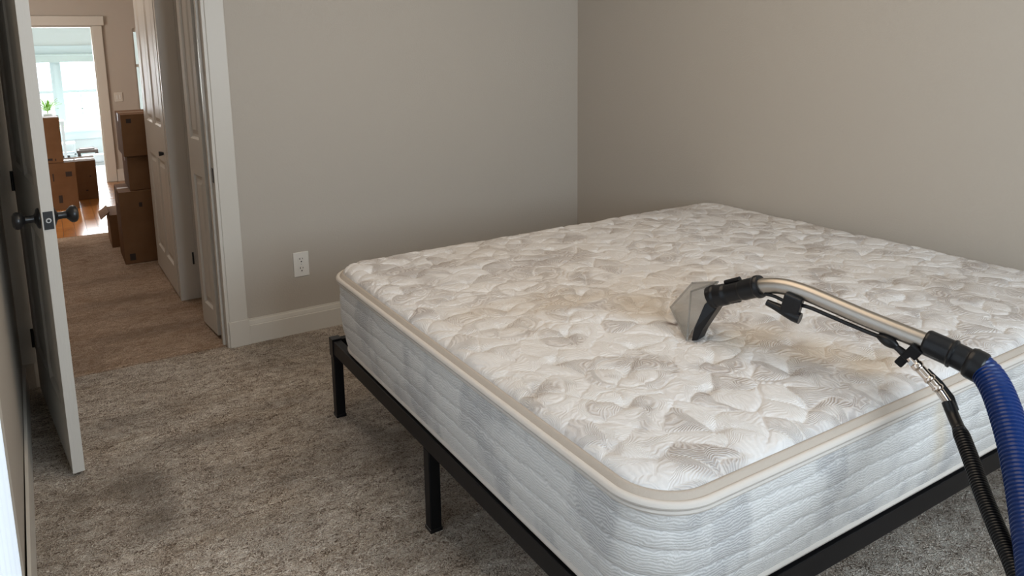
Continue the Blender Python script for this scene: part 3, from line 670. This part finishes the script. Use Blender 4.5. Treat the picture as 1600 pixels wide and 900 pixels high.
    # coupling, bracket, chrome elbow
    p(tube('coupling', [(1.4850, .8860, .7690), (1.4868, .8760, .7660), (1.4885, .8660, .7630), (1.4900, .8560, .7600), (1.4915, .846, .7560)], [.006, .0105, .0125, .0115, .0065], M_rub, seg=16))
    p(tube('connector', [(1.4890, .8620, .7610), (1.4920, .8420, .7520), (1.4935, .832, .7460)], [.005, .0075, .009], M_rub, seg=12))
    bm = bmesh.new(); ax = Vector((.016, -.066, -.045)).normalized(); up = Vector((0, -.4, .9)); up = (up - ax * up.dot(ax)).normalized(); sd = ax.cross(up); rot = Matrix((ax, up, sd)).transposed()
    add_box(bm, (-.013, -.016, -.010), (.013, .024, .010), rot, (1.4960, .8180, .7480)); add_box(bm, (-.010, -.036, -.008), (.008, -.012, .008), rot, (1.4945, .8210, .7480)); br = p(from_bm('bracket', bm, M_steel, bevel=.003))
    bm = bmesh.new()
    for c_ in ((1.487, .816, .7565), (1.486, .812, .7330)): add_box(bm, (-.004, -.005, -.001), (.004, .005, .0012), rot, c_)
    p(from_bm('bracket_marking', bm, M_mark))
    E1 = [(1.4955, .8190, .7420), (1.4972, .8060, .7290), (1.4998, .7930, .7180), (1.5022, .7805, .7070), (1.5050, .7680, .6960), (1.5075, .7570, .6830), (1.5105, .7450, .6680), (1.5125, .7370, .6560)]
    c = cr(E1, 10); c, s = resample(c, .0015); f = s / s[-1]
    R = np.interp(f, [0, .12, .14, .20, .22, .40, .42, .46, .48, .58, .60, .64, .66, 1], [.0105, .0105, .0125, .0125, .0105, .0100, .0122, .0122, .0100, .0100, .0120, .0120, .0092, .0088])
    p(tube('chrome_elbow', c, R, M_chrome, seg=24))
    bm = bmesh.new(); tube_bm(bm, [(1.511, .790, .722), (1.517, .765, .700), (1.519, .742, .678), (1.518, .728, .655)], [.003, .005, .005, .003], 10); p(from_bm('relief_wire', bm, M_rub, smooth=True))
wand()

def hose(name, pts, r, pitch, amp, m, lab, plain=0.0, r0=None, seg=28):
    c = cr(pts, 24); c, s = resample(c, pitch / 4)
    k = np.arange(len(s)) % 4; wave = np.choose(k, [0, 1, 1, 0]).astype(float)
    R = r + amp * wave
    if plain: 
        f = np.clip((s - plain) / .02, 0, 1); R = (r0 * (1 - f) + R * f)
    o = tube(name, c, R, m, seg=seg); return tag(o, lab, 'hose')
hose('solution_hose', [(1.5105, .7450, .6680), (1.5020, .7280, .6480), (1.4720, .6940, .6290), (1.438, .657, .605), (1.393, .613, .578), (1.339, .559, .554), (1.275, .498, .534), (1.18, .42, .50), (1.05, .30, .40), (.90, .12, .20), (.78, -.08, .04), (.70, -.3, .020), (.70, -.7, .020)],
     .0132, .0058, .0022, M_hoseblk, 'thin black ribbed hose hanging from the chrome valve past the mattress', plain=.055, r0=.0118, seg=22)
hose('vacuum_hose', [(1.5365, .7040, .7525), (1.5290, .6830, .7440), (1.510, .6560, .7270), (1.480, .6240, .7000), (1.436, .584, .663), (1.373, .536, .615), (1.304, .49, .574), (1.20, .42, .52), (1.10, .30, .42), (1.05, .10, .22), (1.05, -.15, .06), (1.1, -.5, .034), (1.3, -.9, .034)],
     .0268, .0080, .0026, M_blue, 'thick blue corrugated vacuum hose fitted to the wand cuff', seg=36)

# ------------------------------------------------------------ cardboard boxes
def carton(name, x0, x1, y0, y1, z0, z1, lab, marks=(), rotz=0, flap=None):
    w_, d_, h_ = x1 - x0, y1 - y0, z1 - z0
    r = thing(name, (x0, y0, z0), lab, 'box', 'moving boxes in the rooms beyond the doorway'); r.rotation_euler = (0, 0, rotz)
    box('body', (0, 0, .001), (w_, d_, h_ - .006), M_card, r, bevel=.003)
    for s in (0, 1):
        a, b = (0, d_ / 2 - .002) if s == 0 else (d_ / 2 + .002, d_)
        box('flap', (.001, a, h_ - .006), (w_ - .001, b, h_), M_card, r)
    boxes('tape', [((w_ * .02, d_ / 2 - .025, h_), (w_ * .98, d_ / 2 + .025, h_ + .0008)), ((-.0008, d_ / 2 - .025, h_ * .8), (0.0, d_ / 2 + .025, h_))], M_tape, r)
    for i, (mx, mz, mw, mh) in enumerate(marks): box('printed_mark', (mx * w_, -.0008, mz * h_), (mx * w_ + mw, 0.0002, mz * h_ + mh), M_ink, r)
    return r
carton('moving_box', .335, .640, 5.40, 5.78, 0, .490, 'largest moving box, on the hallway carpet at the bottom of the right stack', [(.10, .05, .035, .045), (.75, .08, .012, .03), (.38, .78, .02, .03)])
carton('moving_box', .408, .650, 5.42, 5.80, .492, .720, 'middle moving box of the right stack, above the largest one', [(.7, .1, .01, .05)])
carton('moving_box', .392, .650, 5.40, 5.84, .722, 1.0, 'topmost moving box of the right stack with two dark marks near its top', [(.12, .80, .030, .028), (.55, .74, .022, .022)])
fl_ = thing('cardboard_flap', (.275, 5.90, -.0), 'open pale cardboard carton flap sticking out behind the right stack', 'box')
bm = bmesh.new(); add_box(bm, (0.02, 0.05, 0), (.35, .42, .24)); from_bm('body', bm, M_card, fl_)
bm = bmesh.new(); add_box(bm, (-.045, 0, -.003), (.030, .30, .003), Matrix.Rotation(math.radians(-40), 3, 'Y'), (.0, .05, .245)); from_bm('flap', bm, M_card, fl_)
carton('moving_box', -.26, .153, 7.70, 8.05, 0, .430, 'moving box on the oak floor beneath the left stack, seen past the knob', [(.55, .62, .01, .07), (.80, .70, .05, .045), (.62, .15, .03, .07)])
carton('moving_box', -.26, .068, 7.70, 7.98, .432, .838, 'tall moving box on top of the left stack beside the open door', [(.62, .06, .04, .02), (.8, .05, .008, .02)])
carton('moving_box', .160, .335, 8.12, 8.50, 0, .378, 'moving box on the oak floor to the right of the left stack', [(.65, .58, .012, .012), (.4, .22, .02, .012)])

# ------------------------------------------------------------ sunroom furniture and plants
M_leaf = mat('palm_leaf', (0.22, 0.42, 0.05), 0.5, Transmission_Weight=0.0)
M_pot = mat('plant_pot', (0.55, 0.56, 0.54), 0.6)
def plant(loc, n, ln, lab, spread=1.0, pot=.05, name='potted_palm'):
    r = thing(name, loc, lab, 'plant')
    bm = bmesh.new(); tube_bm(bm, [(0, 0, 0), (0, 0, pot * 1.6), (0, 0, pot * 1.7)], [pot * .75, pot, pot * .9], 16); from_bm('pot', bm, M_pot, r, smooth=True)
    bm = bmesh.new(); tube_bm(bm, [(0, 0, pot * 1.6), (0, 0, pot * 2.4)], .006, 6); from_bm('stem', bm, M_leaf, r)
    rr = random.Random(n)
    for k in range(n):
        a = 2 * math.pi * k * .382; el = math.radians(rr.uniform(25, 86)); l = ln * rr.uniform(.7, 1.1)
        bm = bmesh.new(); prev = None
        for i in range(6):
            t = i / 5; dx = math.cos(el) * l * t * spread; dz = math.sin(el) * l * t - .30 * l * t * t
            w2 = .0105 * math.sin(math.pi * (t * .9 + .08)); c0 = Vector((math.cos(a) * dx, math.sin(a) * dx, pot * 2.2 + dz)); sdv = Vector((-math.sin(a), math.cos(a), 0)) * w2
            cur = [bm.verts.new(c0 - sdv), bm.verts.new(c0 + Vector((0, 0, -.003))), bm.verts.new(c0 + sdv)]
            if prev: bm.faces.new([prev[0], prev[1], cur[1], cur[0]]); bm.faces.new([prev[1], prev[2], cur[2], cur[1]])
            prev = cur
        o_ = from_bm('leaf', bm, M_leaf, r); so = o_.modifiers.new('solid', 'SOLIDIFY'); so.thickness = .0015
    return r
M_fw = mat('white_furniture', (0.72, 0.76, 0.78), 0.5); M_dw = mat('dark_brown_wood', (0.07, 0.045, 0.035), 0.5)
t = thing('plant_stand', (-.02, 10.45, 0), 'white plant stand hidden behind the left box stack', 'stand')
box('top', (-.16, -.14, .56), (.16, .14, .60), M_fw, t)
for sx in (-.14, .14):
    for sy in (-.12, .12): box('leg', (sx - .015, sy - .015, 0), (sx + .015, sy + .015, .56), M_fw, t)
plant((-.015, 10.43, .60), 30, .24, 'spiky green palm above the left box stack against the bright window', pot=.055)
plant((.125, 11.08, .411), 9, .09, 'small green plant on the sunroom sill just right of the tall box', pot=.022, name='potted_plant')
plant((.605, 11.0, .62), 8, .10, 'tiny green plant at the right edge of the sunroom window', pot=.022, name='potted_plant')
t = thing('side_table', (.66, 11.0, 0), 'narrow white side table at the right edge of the sunroom window', 'table'); box('top', (-.08, -.1, .60), (.25, .1, .62), M_fw, t); 
for sx in (-.06, .23): box('leg', (sx - .012, -.09, 0), (sx + .012, .09, .60), M_fw, t)
t = thing('white_shelf', (.04, 10.70, 0), 'low white open shelf behind the left boxes in the sunroom', 'shelf')
for z_ in (.0, .14, .27): box('shelf_board', (0, 0, z_), (.20, .25, z_ + .018), M_fw, t)
for x_ in (0, .185): box('side_panel', (x_, 0, .018), (x_ + .015, .25, .27), M_fw, t)
tag(box('dark_basket', (.075, 10.71, .019), (.172, 10.92, .115), M_dw, bevel=.01), 'dark basket inside the low white sunroom shelf', 'basket')
t = thing('brown_stool', (.250, 10.75, 0), 'small dark brown stool in front of the sunroom window wall', 'stool')
box('top', (.0, 0, .145), (.24, .20, .185), M_dw, t, bevel=.006); box('top_pad', (.03, .02, .185), (.20, .18, .200), M_dw, t, bevel=.006)
for sx, sy in ((.012, .01), (.012, .17), (.21, .01), (.21, .17)): box('leg', (sx, sy, 0), (sx + .03, sy + .025, .145), M_dw, t)
t = thing('white_ottoman', (.30, 10.60, 0), 'low white cushioned ottoman in front of the brown stool', 'ottoman')
box('cushion', (0, 0, .03), (.60, .13, .135), M_fw, t, bevel=.02); box('base', (.02, .01, 0), (.58, .12, .03), M_fw, t)

# added glowing panel on the left wall beside the camera, also lighting the room
M_glow = mat('glow_sheet_white', (0.8, 0.85, 0.9), 0.8)
bsdf(M_glow).inputs['Emission Color'].default_value = (0.68, 0.83, 1.0, 1); bsdf(M_glow).inputs['Emission Strength'].default_value = 0.36
w4 = st(box('glow_panel', (-.1585, .385, .10), (-.1560, 1.715, 2.10), M_white), 'bright white panel at the lower left corner, added with its own glow', 'window')
ny = 260; yy = np.linspace(.386, 1.714, ny); zz = np.linspace(.105, 2.095, 12); YY, ZZ = np.meshgrid(yy, zz)
XX = -.1515 + .0030 * np.sin(YY * 78 + .8 * np.sin(YY * 13)) + .0010 * np.sin(ZZ * 3)
grid_mesh('glow_sheet', np.stack([XX, YY, ZZ], -1), M_glow, w4)
